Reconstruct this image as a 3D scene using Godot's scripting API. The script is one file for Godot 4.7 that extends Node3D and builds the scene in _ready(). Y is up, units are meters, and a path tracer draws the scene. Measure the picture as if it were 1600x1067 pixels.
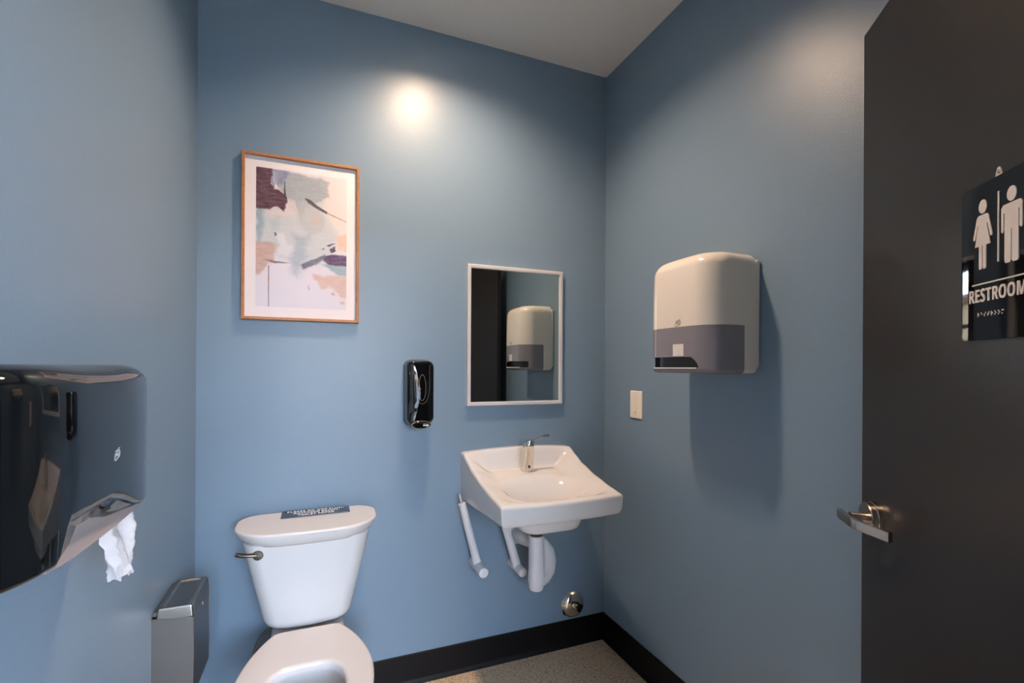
extends Node3D
# Room axes: the far right corner of the restroom is the origin, x runs along the back wall (negative to the left),
# z runs from the back wall towards the doorway, y is up. Metres.

const WL := -1.707      # left wall face
const RH := 2.743       # ceiling height
const WF := 2.0         # front wall face (doorway)
const LAMP := Vector3(-0.852, RH, 0.525)

var M := {}

# ------------------------------------------------------------------ mesh helpers
class Soup:
	var v := PackedVector3Array()
	var uv := PackedVector2Array()

	func tri(a: Vector3, b: Vector3, c: Vector3) -> void:
		v.append(a); v.append(b); v.append(c)

	func quad(a: Vector3, b: Vector3, c: Vector3, d: Vector3) -> void:
		tri(a, b, c); tri(a, c, d)

	func orient(from: int) -> void:
		var vol := 0.0
		var mid := v[from] if from < v.size() else Vector3.ZERO
		for i in range(from, v.size(), 3):
			vol += (v[i] - mid).dot((v[i + 1] - mid).cross(v[i + 2] - mid))
		if vol < 0.0:
			for i in range(from, v.size(), 3):
				var t := v[i + 1]
				v[i + 1] = v[i + 2]
				v[i + 2] = t

	# rings: arrays of equally many points; caps close the ends, wrap joins the last ring to the first
	func loft(rings: Array, cap_a := true, cap_b := true, wrap := false, closed := true) -> void:
		var from := v.size()
		var n: int = rings[0].size()
		var m := rings.size()
		for k in (m if wrap else m - 1):
			var r0: PackedVector3Array = rings[k]
			var r1: PackedVector3Array = rings[(k + 1) % m]
			for i in (n if closed else n - 1):
				var j := (i + 1) % n
				quad(r0[i], r0[j], r1[j], r1[i])
		if not wrap:
			if cap_a:
				_cap(rings[0], true)
			if cap_b:
				_cap(rings[m - 1], false)
		orient(from)

	func _cap(r: PackedVector3Array, flip: bool) -> void:
		var c := Vector3.ZERO
		for p in r:
			c += p
		c /= r.size()
		for i in r.size():
			var j := (i + 1) % r.size()
			if flip:
				tri(c, r[j], r[i])
			else:
				tri(c, r[i], r[j])

	# box with rounded edges; r the radius of all edges
	func box(c: Vector3, size: Vector3, r := 0.0, n := 3) -> void:
		var h := size / 2.0
		if r <= 0.0:
			var p: Array[Vector3] = []
			for i in 8:
				p.append(c + Vector3(h.x * (1 if i & 1 else -1), h.y * (1 if i & 2 else -1), h.z * (1 if i & 4 else -1)))
			var from := v.size()
			for f in [[0, 2, 3, 1], [4, 5, 7, 6], [0, 1, 5, 4], [2, 6, 7, 3], [0, 4, 6, 2], [1, 3, 7, 5]]:
				quad(p[f[0]], p[f[1]], p[f[2]], p[f[3]])
			orient(from)
			return
		r = minf(r, minf(h.x, minf(h.y, h.z)) * 0.999)
		var rings := []
		for s in [-1, 1]:
			for k in n + 1:
				var a := (PI / 2.0) * (k / float(n) if s < 0 else 1.0 - k / float(n))
				var inset := r * (1.0 - sin(a))
				var y: float = s * (h.y - r + r * cos(a))
				var ring := PackedVector3Array()
				for q in rrect(h.x - inset, h.z - inset, maxf(r - inset, 0.00002), n):
					ring.append(c + Vector3(q.x, y, q.y))
				rings.append(ring)
		loft(rings)

	static func rrect(hw: float, hh: float, r: float, n := 4) -> PackedVector2Array:
		var out := PackedVector2Array()
		r = minf(r, minf(hw, hh))
		for q in 4:
			var cx := (hw - r) * (1 if q == 0 or q == 3 else -1)
			var cy := (hh - r) * (1 if q < 2 else -1)
			for k in n + 1:
				var a := PI / 2.0 * (q + k / float(n))
				out.append(Vector2(cx + r * cos(a), cy + r * sin(a)))
		return out

	# profile: Vector2(radius, height) pairs turned about the axis through c along dir
	func lathe(profile: Array, c: Vector3, dir := Vector3.UP, n := 32, cap_a := true, cap_b := true) -> void:
		var d := dir.normalized()
		var s := d.cross(Vector3.RIGHT if absf(d.x) < 0.8 else Vector3.UP).normalized()
		var t := d.cross(s)
		var rings := []
		for q in profile:
			var ring := PackedVector3Array()
			for i in n:
				var a := TAU * i / n
				ring.append(c + d * q.y + (s * cos(a) + t * sin(a)) * maxf(q.x, 0.00001))
			rings.append(ring)
		loft(rings, cap_a, cap_b)

	# round tube along a path
	func tube(path: Array, radius, n := 16, caps := true) -> void:
		var rings := []
		var side := Vector3.ZERO
		for i in path.size():
			var d: Vector3 = (path[mini(i + 1, path.size() - 1)] - path[maxi(i - 1, 0)]).normalized()
			if side == Vector3.ZERO:
				side = d.cross(Vector3.UP if absf(d.y) < 0.9 else Vector3.RIGHT).normalized()
			side = (side - d * side.dot(d)).normalized()
			var other := d.cross(side)
			var r: float = radius[i] if radius is Array else radius
			var ring := PackedVector3Array()
			for k in n:
				var a := TAU * k / n
				ring.append(path[i] + (side * cos(a) + other * sin(a)) * r)
			rings.append(ring)
		loft(rings, caps, caps)

	# closed tube along a closed path
	func hoop(path: Array, r: float, n := 8) -> void:
		var rings := []
		var m := path.size()
		for i in m:
			var d: Vector3 = (path[(i + 1) % m] - path[(i - 1 + m) % m]).normalized()
			var side := d.cross(Vector3(0.013, 0.02, 1)).normalized()
			var other := d.cross(side)
			var ring := PackedVector3Array()
			for k in n:
				var a := TAU * k / n
				ring.append(path[i] + (side * cos(a) + other * sin(a)) * r)
			rings.append(ring)
		loft(rings, false, false, true)

	# 2D outline in x, y pushed out along z from z0 to z1
	func slab(outline: PackedVector2Array, z0: float, z1: float, bevel := 0.0) -> void:
		var from := v.size()
		var idx := Geometry2D.triangulate_polygon(outline)
		var rim := outline
		if bevel > 0.0:
			var shrunk := Geometry2D.offset_polygon(outline, -bevel)
			if shrunk.size() == 1 and shrunk[0].size() == outline.size():
				rim = outline
		for i in range(0, idx.size(), 3):
			var a := rim[idx[i]]; var b := rim[idx[i + 1]]; var c := rim[idx[i + 2]]
			tri(Vector3(a.x, a.y, z1), Vector3(b.x, b.y, z1), Vector3(c.x, c.y, z1))
			tri(Vector3(a.x, a.y, z0), Vector3(c.x, c.y, z0), Vector3(b.x, b.y, z0))
		var ccw := not Geometry2D.is_polygon_clockwise(outline)
		# make caps agree with the walls
		if idx.size() >= 3:
			var a := rim[idx[0]]; var b := rim[idx[1]]; var c := rim[idx[2]]
			if ((b - a).cross(c - a) > 0.0) != ccw:
				ccw = not ccw
		for i in outline.size():
			var p := outline[i]
			var q := outline[(i + 1) % outline.size()]
			if Geometry2D.is_polygon_clockwise(outline):
				var t := p
				p = q
				q = t
			quad(Vector3(p.x, p.y, z0), Vector3(q.x, q.y, z0), Vector3(q.x, q.y, z1), Vector3(p.x, p.y, z1))
		# caps point along +z / -z
		for i in range(from, from + idx.size() * 2, 3):
			var up := (v[i + 1] - v[i]).cross(v[i + 2] - v[i]).z > 0.0
			if up != (v[i].z > (z0 + z1) / 2.0):
				var t := v[i + 1]
				v[i + 1] = v[i + 2]
				v[i + 2] = t

	func turn(from: int, x: Transform3D) -> void:
		for i in range(from, v.size()):
			v[i] = x * v[i]

	func mesh(crease := 38.0) -> ArrayMesh:
		var lim := cos(deg_to_rad(crease))
		var n := v.size() / 3
		var fn := PackedVector3Array()
		var un := PackedVector3Array()
		var at := {}
		for f in n:
			var w := (v[f * 3 + 1] - v[f * 3]).cross(v[f * 3 + 2] - v[f * 3])
			fn.append(w)
			un.append(w.normalized())
			for k in 3:
				var key := Vector3i((v[f * 3 + k] * 50000.0).round())
				if not at.has(key):
					at[key] = PackedInt32Array()
				at[key].append(f)
		var pos := PackedVector3Array()
		var nor := PackedVector3Array()
		var tex := PackedVector2Array()
		for f in n:
			if fn[f].length_squared() < 1e-22:
				continue
			for k in [0, 2, 1]:
				var i: int = f * 3 + k
				var sum := Vector3.ZERO
				for g in at[Vector3i((v[i] * 50000.0).round())]:
					if un[g].dot(un[f]) > lim:
						sum += fn[g]
				pos.append(v[i])
				nor.append(sum.normalized())
				if uv.size() == v.size():
					tex.append(uv[i])
		var arr := []
		arr.resize(Mesh.ARRAY_MAX)
		arr[Mesh.ARRAY_VERTEX] = pos
		arr[Mesh.ARRAY_NORMAL] = nor
		if tex.size():
			arr[Mesh.ARRAY_TEX_UV] = tex
		var m := ArrayMesh.new()
		m.add_surface_from_arrays(Mesh.PRIMITIVE_TRIANGLES, arr)
		return m


func part(called: String, s: Soup, mat: Material, parent: Node = self, crease := 38.0) -> MeshInstance3D:
	var o := MeshInstance3D.new()
	o.name = called
	o.mesh = s.mesh(crease)
	o.material_override = mat
	parent.add_child(o, true)
	return o


func thing(called: String, label: String, category: String, at := Vector3.ZERO, turn := 0.0, group := "") -> Node3D:
	var o := Node3D.new()
	o.name = called
	add_child(o, true)
	o.position = at
	o.rotation.y = turn
	o.set_meta("label", label)
	o.set_meta("category", category)
	if group:
		o.set_meta("group", group)
	return o


func structure(o: Node, label := "") -> Node:
	o.set_meta("kind", "structure")
	if label:
		o.set_meta("label", label)
	return o


func slab_box(called: String, lo: Vector3, hi: Vector3, mat: Material, label: String, parent: Node = self) -> MeshInstance3D:
	var s := Soup.new()
	s.box((lo + hi) / 2.0, hi - lo)
	var o := part(called, s, mat, parent)
	if parent == self:
		structure(o, label)
	return o


# closed smooth outline through control points (Catmull-Rom), count points
func smooth_loop(ctrl: Array, count: int) -> PackedVector2Array:
	var dense := PackedVector2Array()
	var n := ctrl.size()
	for i in n:
		for k in 12:
			dense.append(ctrl[i].cubic_interpolate(ctrl[(i + 1) % n], ctrl[(i - 1 + n) % n], ctrl[(i + 2) % n], k / 12.0))
	var cum := PackedFloat32Array([0.0])
	for i in dense.size():
		cum.append(cum[i] + dense[i].distance_to(dense[(i + 1) % dense.size()]))
	var out := PackedVector2Array()
	var seg := 0
	for k in count:
		var want := cum[dense.size()] * k / count
		while cum[seg + 1] < want:
			seg += 1
		out.append(dense[seg].lerp(dense[(seg + 1) % dense.size()], (want - cum[seg]) / maxf(cum[seg + 1] - cum[seg], 1e-9)))
	return out


# a symmetric egg: right half control points from the back (0, z0) to the front (0, z1)
func egg(half: Array, count := 64) -> PackedVector2Array:
	var ctrl := half.duplicate()
	for i in range(half.size() - 2, 0, -1):
		ctrl.append(Vector2(-half[i].x, half[i].y))
	return smooth_loop(ctrl, count)


func ring_at(o: PackedVector2Array, y: float, c := Vector2.ZERO, k := Vector2.ONE, about := Vector2.ZERO) -> PackedVector3Array:
	var r := PackedVector3Array()
	for p in o:
		var q := (p - about) * k + about + c
		r.append(Vector3(q.x, y, q.y))
	return r


# back against z = 0, front corners rf, back corners rb, front bowed out
func dshape(hw: float, d: float, rf: float, rb: float, bow := 0.0, n := 8) -> PackedVector2Array:
	var out := PackedVector2Array()
	for q in 4:
		var r := rf if q < 2 else rb
		var cx := (hw - r) * (1 if q == 0 or q == 3 else -1)
		var cy := d - r if q < 2 else r
		for k in n + 1:
			var a := PI / 2.0 * (q + k / float(n))
			out.append(Vector2(cx + r * cos(a), cy + r * sin(a)))
		if q == 0:
			for k in range(1, 8):
				out.append(Vector2(lerpf(hw - r, -(hw - r), k / 8.0), d))
	for i in out.size():
		var p := out[i]
		out[i] = Vector2(p.x, p.y + bow * (1.0 - pow(p.x / hw, 2.0)) * clampf(p.y / d, 0.0, 1.0))
	return out


func arc(c: Vector3, u: Vector3, w: Vector3, r: float, a0: float, a1: float, n := 8) -> Array:
	var out := []
	for k in n + 1:
		var a := lerpf(a0, a1, k / float(n))
		out.append(c + u * cos(a) * r + w * sin(a) * r)
	return out


func lettering(called: String, text: String, height: float, depth: float, mat: Material, parent: Node, bold := 700) -> MeshInstance3D:
	var t := TextMesh.new()
	var f := SystemFont.new()
	f.font_names = PackedStringArray(["Droid Sans"])
	f.font_weight = bold
	t.font = f
	t.text = text
	t.font_size = 64
	t.pixel_size = height / 46.0
	t.depth = depth
	t.curve_step = 2.0
	var o := MeshInstance3D.new()
	o.name = called
	o.mesh = t
	o.material_override = mat
	parent.add_child(o, true)
	return o


# ------------------------------------------------------------------ materials
func mat(c: Color, rough := 0.5, metal := 0.0, spec := 0.5) -> StandardMaterial3D:
	var m := StandardMaterial3D.new()
	m.albedo_color = c
	m.roughness = rough
	m.metallic = metal
	m.metallic_specular = spec
	return m


func noise_tex(freq: float, size: int, octaves: int, seed_: int, kind := FastNoiseLite.TYPE_SIMPLEX_SMOOTH) -> NoiseTexture2D:
	var n := FastNoiseLite.new()
	n.noise_type = kind
	n.seed = seed_
	n.frequency = freq
	n.fractal_octaves = octaves
	var t := NoiseTexture2D.new()
	t.width = size
	t.height = size
	t.seamless = true
	t.noise = n
	return t


func relief(m: StandardMaterial3D, tex: Texture2D, per_metre: float, cm: float) -> StandardMaterial3D:
	m.uv1_triplanar = true
	m.uv1_world_triplanar = true
	m.uv1_scale = Vector3.ONE * per_metre
	m.heightmap_enabled = true
	m.heightmap_texture = tex
	m.heightmap_scale = cm
	return m


func make_materials() -> void:
	var peel := noise_tex(0.045, 512, 3, 5)
	M.wall = relief(mat(Color8(116, 139, 159), 0.37, 0.0, 0.5), peel, 4.5, 0.016)
	M.ceiling = relief(mat(Color8(224, 222, 218), 0.85), peel, 4.5, 0.01)
	M.hall_wall = mat(Color8(205, 205, 203), 0.6)
	M.base = mat(Color8(11, 11, 13), 0.5, 0.0, 0.32)
	M.door = relief(mat(Color8(40, 36, 33), 0.34), peel, 6.0, 0.014)
	M.frame_dark = mat(Color8(30, 29, 29), 0.4)
	M.porcelain = mat(Color8(214, 213, 213), 0.07)
	M.seat = mat(Color8(218, 214, 213), 0.12)
	M.white_plastic = mat(Color8(220, 214, 206), 0.22)
	M.white_back = mat(Color8(214, 214, 210), 0.4)
	M.smoke = mat(Color8(128, 125, 134), 0.13)
	M.dark_inside = mat(Color8(46, 48, 50), 0.45)
	M.label_white = mat(Color8(215, 212, 212), 0.3)
	M.logo_grey = mat(Color8(120, 112, 104), 0.4)
	M.logo_pale = mat(Color8(150, 158, 170), 0.4)
	M.taupe_reflection = mat(Color8(150, 138, 136), 0.2)  # beige reflection of toilet and floor, put into the lip colour
	M.gloss_black = mat(Color8(9, 10, 12), 0.035, 0.0, 0.6)
	M.soap_back = mat(Color8(80, 92, 104), 0.35)
	M.line_grey = mat(Color8(150, 140, 128), 0.3, 0.6)
	M.pvc = mat(Color8(216, 218, 222), 0.35)
	M.rubber = mat(Color8(26, 26, 28), 0.6)
	M.chrome = mat(Color8(225, 222, 218), 0.06, 1.0)
	M.steel_dark = mat(Color8(120, 112, 102), 0.3, 1.0)
	var grain := noise_tex(0.02, 512, 3, 9)
	M.steel = mat(Color8(150, 147, 144), 0.3, 1.0)
	M.steel.uv1_triplanar = true
	M.steel.uv1_scale = Vector3(2, 60, 2)
	M.steel.heightmap_enabled = true
	M.steel.heightmap_texture = grain
	M.steel.heightmap_scale = 0.004
	M.satin = mat(Color8(186, 176, 166), 0.24, 1.0)
	M.mirror = mat(Color8(214, 220, 216), 0.004, 1.0)
	M.mirror_frame = mat(Color8(205, 205, 208), 0.3, 0.15)
	M.oak = mat(Color8(176, 122, 78), 0.45)
	M.oak.albedo_texture = wood_tex()
	M.oak.albedo_color = Color.WHITE
	M.oak.uv1_triplanar = true
	M.oak.uv1_scale = Vector3(5, 5, 5)
	M.mount = mat(Color8(226, 221, 225), 0.7)
	M.sign_black = mat(Color8(13, 14, 18), 0.03, 0.0, 0.5)
	M.sign_white = mat(Color8(222, 214, 208), 0.5)
	M.notice = mat(Color8(38, 54, 72), 0.25)
	M.notice_text = mat(Color8(225, 228, 232), 0.5)
	M.switch_white = mat(Color8(236, 228, 216), 0.3)
	M.tissue = mat(Color8(214, 214, 218), 0.95)
	M.tissue.backlight_enabled = true
	M.tissue.backlight = Color(0.25, 0.25, 0.25)
	M.water = mat(Color(0.93, 0.96, 0.97, 0.08), 0.0)
	M.water.transparency = BaseMaterial3D.TRANSPARENCY_ALPHA
	M.glass = mat(Color(0.95, 0.98, 0.98, 0.05), 0.0)
	M.glass.transparency = BaseMaterial3D.TRANSPARENCY_ALPHA
	M.floor = mat(Color.WHITE, 0.35)
	M.floor.albedo_texture = terrazzo_tex()
	M.floor.uv1_triplanar = true
	M.floor.uv1_world_triplanar = true
	M.floor.uv1_scale = Vector3.ONE * 1.6
	M.lens = mat(Color(1, 1, 1), 0.6)
	M.lens.emission_enabled = true
	M.lens.emission = Color8(255, 214, 166)
	M.lens.emission_energy_multiplier = 6.0
	M.trim_white = mat(Color8(235, 232, 226), 0.5)
	M.asphalt = mat(Color8(112, 108, 104), 0.9)
	M.stucco = mat(Color8(196, 164, 130), 0.9)
	M.roof = mat(Color8(120, 84, 66), 0.9)
	M.dark_glass = mat(Color8(40, 48, 56), 0.1)
	M.mullion = mat(Color8(40, 40, 42), 0.4)


func wood_tex() -> ImageTexture:
	var n := FastNoiseLite.new()
	n.seed = 4
	n.frequency = 0.02
	n.fractal_octaves = 4
	var im := Image.create(128, 128, false, Image.FORMAT_RGB8)
	for y in 128:
		for x in 128:
			var k := n.get_noise_2d(x * 5.0, y * 5.0) * 0.5 + n.get_noise_2d(x * 0.7, y * 0.7) * 0.5
			im.set_pixel(x, y, Color8(178, 124, 82).lerp(Color8(140, 92, 58), clampf(0.35 + k, 0.0, 1.0)))
	return ImageTexture.create_from_image(im)


# resinous floor: tan sand with darker and paler grains
func terrazzo_tex() -> ImageTexture:
	var rng := RandomNumberGenerator.new()
	rng.seed = 21
	var w := 1024
	var im := Image.create(w, w, false, Image.FORMAT_RGB8)
	im.fill(Color8(216, 190, 158))
	for k in 60000:
		var c: Color = [Color8(220, 200, 172), Color8(190, 164, 136), Color8(210, 180, 146), Color8(228, 212, 190), Color8(172, 150, 124)][rng.randi() % 5]
		im.fill_rect(Rect2i(rng.randi() % w, rng.randi() % w, 2 + rng.randi() % 4, 2 + rng.randi() % 4), c)
	for k in 5200:
		var c: Color = [Color8(58, 48, 42), Color8(82, 66, 54), Color8(44, 40, 40), Color8(104, 82, 62)][rng.randi() % 4]
		var x := rng.randi() % w
		var y := rng.randi() % w
		var a := 2 + rng.randi() % 5
		im.fill_rect(Rect2i(x, y, a, 2 + rng.randi() % 4), c)
		im.fill_rect(Rect2i(x + 1, y - 1, maxi(a - 1, 1), 4), c)
	return ImageTexture.create_from_image(im)


# the abstract print: soft layers of brushed colour
func print_tex() -> ImageTexture:
	var w := 360
	var h := 586
	var im := Image.create(w, h, false, Image.FORMAT_RGB8)
	im.fill(Color8(236, 231, 239))
	var n := FastNoiseLite.new()
	n.seed = 12
	n.frequency = 0.012
	n.fractal_octaves = 4
	var g := FastNoiseLite.new()
	g.seed = 77
	g.frequency = 0.03
	g.fractal_octaves = 3
	var layers := [
		# colour, opacity, edge softness, wobble, outline
		[Color8(206, 213, 214), 0.9, 0.05, 0.05, [0.0, 0.28, 0.3, 0.02, 0.85, 0.02, 0.95, 0.35, 0.8, 0.62, 0.5, 0.72, 0.2, 0.62, 0.0, 0.55]],
		[Color8(240, 231, 224), 0.95, 0.05, 0.04, [0.72, 0.0, 1.0, 0.0, 1.0, 0.46, 0.86, 0.4, 0.74, 0.26]],
		[Color8(164, 173, 178), 0.85, 0.02, 0.03, [0.28, 0.0, 0.79, 0.04, 0.79, 0.16, 0.6, 0.22, 0.52, 0.26, 0.47, 0.33, 0.34, 0.24, 0.24, 0.12]],
		[Color8(196, 200, 200), 0.8, 0.03, 0.03, [0.45, 0.22, 0.6, 0.2, 0.75, 0.32, 0.72, 0.42, 0.58, 0.46, 0.45, 0.38]],
		[Color8(214, 200, 190), 0.6, 0.02, 0.02, [0.58, 0.27, 0.68, 0.27, 0.7, 0.36, 0.6, 0.38]],
		[Color8(122, 132, 164), 0.75, 0.03, 0.03, [0.16, 0.0, 0.34, 0.0, 0.3, 0.09, 0.2, 0.14, 0.14, 0.09]],
		[Color8(232, 218, 216), 0.9, 0.02, 0.03, [0.3, 0.2, 0.42, 0.22, 0.46, 0.3, 0.38, 0.33, 0.1, 0.34, 0.12, 0.3, 0.3, 0.29]],
		[Color8(142, 172, 184), 0.8, 0.03, 0.03, [0.0, 0.26, 0.08, 0.28, 0.07, 0.42, 0.03, 0.54, 0.0, 0.54]],
		[Color8(84, 50, 64), 1.0, 0.012, 0.045, [-0.1, -0.1, 0.17, -0.1, 0.18, 0.04, 0.15, 0.1, 0.25, 0.15, 0.31, 0.2, 0.31, 0.29, 0.2, 0.28, 0.12, 0.3, -0.1, 0.27]],
		[Color8(186, 206, 208), 0.7, 0.03, 0.04, [0.14, 0.36, 0.26, 0.34, 0.24, 0.5, 0.32, 0.58, 0.2, 0.54]],
		[Color8(232, 232, 236), 0.95, 0.02, 0.04, [0.2, 0.44, 0.3, 0.46, 0.32, 0.54, 0.42, 0.54, 0.4, 0.64, 0.24, 0.62, 0.22, 0.54]],
		[Color8(166, 182, 196), 0.65, 0.05, 0.05, [0.4, 0.46, 0.56, 0.46, 0.54, 0.62, 0.46, 0.78, 0.36, 0.72]],
		[Color8(206, 172, 158), 0.95, 0.025, 0.05, [-0.1, 0.53, 0.1, 0.53, 0.22, 0.55, 0.16, 0.66, 0.06, 0.75, -0.1, 0.78]],
		[Color8(238, 206, 180), 0.95, 0.02, 0.03, [0.88, 0.44, 1.1, 0.43, 1.1, 0.56, 0.88, 0.55]],
		[Color8(152, 180, 192), 0.9, 0.02, 0.03, [0.72, 0.66, 1.1, 0.65, 1.1, 0.76, 0.9, 0.74]],
		[Color8(224, 190, 176), 0.9, 0.02, 0.04, [0.6, 0.74, 0.76, 0.75, 1.1, 0.74, 1.1, 0.92, 0.92, 0.9, 0.84, 0.82, 0.72, 0.85]],
		[Color8(88, 64, 100), 1.0, 0.012, 0.012, [0.74, 0.6, 0.82, 0.585, 1.1, 0.585, 1.1, 0.665, 0.8, 0.665, 0.73, 0.635]],
		[Color8(104, 106, 126), 0.9, 0.012, 0.02, [0.49, 0.68, 0.74, 0.585, 0.76, 0.615, 0.6, 0.69, 0.5, 0.712]],
		[Color8(66, 58, 70), 0.95, 0.006, 0.01, [0.52, 0.185, 0.57, 0.19, 0.78, 0.27, 0.77, 0.285, 0.56, 0.22]],
		[Color8(186, 146, 116), 0.9, 0.004, 0.004, [0.77, 0.27, 1.0, 0.325, 1.0, 0.332, 0.77, 0.28]],
		[Color8(64, 52, 60), 0.9, 0.004, 0.006, [0.3, 0.08, 0.306, 0.08, 0.315, 0.19, 0.33, 0.205, 0.29, 0.2]],
		[Color8(108, 98, 112), 0.85, 0.006, 0.012, [0.06, 0.655, 0.2, 0.662, 0.36, 0.675, 0.2, 0.68]],
		[Color8(120, 108, 114), 0.9, 0.003, 0.002, [0.128, 0.7, 0.14, 0.7, 0.138, 1.0, 0.13, 1.0]],
		[Color8(70, 62, 84), 0.9, 0.004, 0.03, [0.76, 0.52, 0.86, 0.5, 0.84, 0.515, 0.79, 0.53]],
		[Color8(70, 62, 84), 0.9, 0.004, 0.03, [0.79, 0.55, 0.85, 0.53, 0.86, 0.56, 0.82, 0.57]],
		[Color8(70, 62, 84), 0.7, 0.004, 0.02, [0.7, 0.545, 0.74, 0.535, 0.73, 0.55]],
		[Color8(60, 60, 74), 0.8, 0.004, 0.01, [0.19, 0.46, 0.21, 0.455, 0.22, 0.475, 0.2, 0.485]],
		[Color8(210, 176, 172), 0.8, 0.008, 0.02, [0.82, 0.87, 0.86, 0.865, 0.86, 0.89, 0.83, 0.89]],
		[Color8(214, 178, 172), 0.8, 0.008, 0.02, [0.92, 0.94, 0.97, 0.935, 0.97, 0.96, 0.93, 0.96]],
		[Color8(176, 160, 172), 0.6, 0.008, 0.02, [0.55, 0.83, 0.57, 0.825, 0.57, 0.86, 0.555, 0.86]],
		[Color8(232, 226, 226), 0.95, 0.003, 0.003, [0.185, 0.02, 0.192, 0.02, 0.195, 0.1, 0.185, 0.1]],
		[Color8(232, 226, 226), 0.7, 0.003, 0.003, [0.212, 0.03, 0.217, 0.03, 0.217, 0.1, 0.212, 0.1]],
		[Color8(240, 234, 232), 1.0, 0.004, 0.003, [0.2, 0.1, 0.21, 0.1, 0.235, 0.145, 0.185, 0.145]],
	]
	for l in layers:
		var pts := PackedVector2Array()
		var flat: Array = l[4]
		for i in range(0, flat.size(), 2):
			pts.append(Vector2(flat[i], flat[i + 1] * h / float(w)))
		var lo := pts[0]
		var hi := pts[0]
		for p in pts:
			lo = lo.min(p)
			hi = hi.max(p)
		var grow: float = l[2] + l[3] + 0.01
		for y in range(maxi(0, int((lo.y - grow) * w)), mini(h, int((hi.y + grow) * w) + 1)):
			for x in range(maxi(0, int((lo.x - grow) * w)), mini(w, int((hi.x + grow) * w) + 1)):
				var p := Vector2(x, y) / w
				p += Vector2(n.get_noise_2d(x, y), n.get_noise_2d(x + 900, y)) * l[3]
				var d := 9.0
				for i in pts.size():
					d = minf(d, p.distance_squared_to(Geometry2D.get_closest_point_to_segment(p, pts[i], pts[(i + 1) % pts.size()])))
				d = sqrt(d) * (1.0 if Geometry2D.is_point_in_polygon(p, pts) else -1.0)
				var a: float = smoothstep(-l[2], l[2], d) * l[1]
				if a > 0.004:
					a *= 0.9 + 0.25 * g.get_noise_2d(x * 0.5, y * 2.0)
					var c: Color = l[0]
					im.set_pixel(x, y, im.get_pixel(x, y).lerp(c.lightened(0.12 * maxf(0.0, g.get_noise_2d(x * 2.0, y * 0.6))), clampf(a, 0.0, 1.0)))
	return ImageTexture.create_from_image(im)


# ------------------------------------------------------------------ scene
func _ready() -> void:
	# camera: level, turned 21.9 degrees to the right of the side walls, 17 mm-like lens shifted up
	var cam := Camera3D.new()
	cam.name = "camera"
	add_child(cam)
	var yaw := deg_to_rad(21.9)
	var roll := deg_to_rad(0.3)
	var fwd := Vector3(sin(yaw), 0, -cos(yaw))
	var rt := Vector3(cos(yaw), 0, sin(yaw))
	var r2 := rt * cos(roll) + Vector3.UP * sin(roll)
	var u2 := Vector3.UP * cos(roll) - rt * sin(roll)
	cam.transform = Transform3D(Basis(r2, u2, -fwd), Vector3(-1.295, 1.32, 2.001))
	cam.projection = Camera3D.PROJECTION_FRUSTUM
	cam.near = 0.05
	cam.far = 200.0
	cam.size = 2.0 * cam.near * 533.5 / 745.0
	cam.frustum_offset = Vector2(0, (574.0 - 533.5) / 745.0 * cam.near)
	cam.current = true

	# sky seen through the shop front behind the camera
	var sky := ProceduralSkyMaterial.new()
	sky.sky_top_color = Color8(172, 196, 228)
	sky.sky_horizon_color = Color8(230, 234, 241)
	sky.ground_bottom_color = Color8(120, 116, 110)
	sky.ground_horizon_color = Color8(190, 196, 204)
	sky.sun_angle_max = 1.0
	sky.energy_multiplier = 54.0
	var env := Environment.new()
	env.background_mode = Environment.BG_SKY
	env.sky = Sky.new()
	env.sky.sky_material = sky
	env.tonemap_mode = Environment.TONE_MAPPER_LINEAR
	env.tonemap_exposure = 1.0
	env.sdfgi_enabled = true
	env.ssao_enabled = true
	env.ssil_enabled = true
	var we := WorldEnvironment.new()
	we.name = "environment"
	we.environment = env
	add_child(we)

	make_materials()
	room()
	hall()
	door()
	downlight()
	toilet()
	sink()
	mirror()
	picture()
	towel_dispenser()
	tissue_dispenser()
	soap_dispenser()
	bin()
	small_things()


func csg_box(lo: Vector3, hi: Vector3) -> CSGBox3D:
	var b := CSGBox3D.new()
	b.size = hi - lo
	b.position = (lo + hi) / 2.0
	return b


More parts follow.
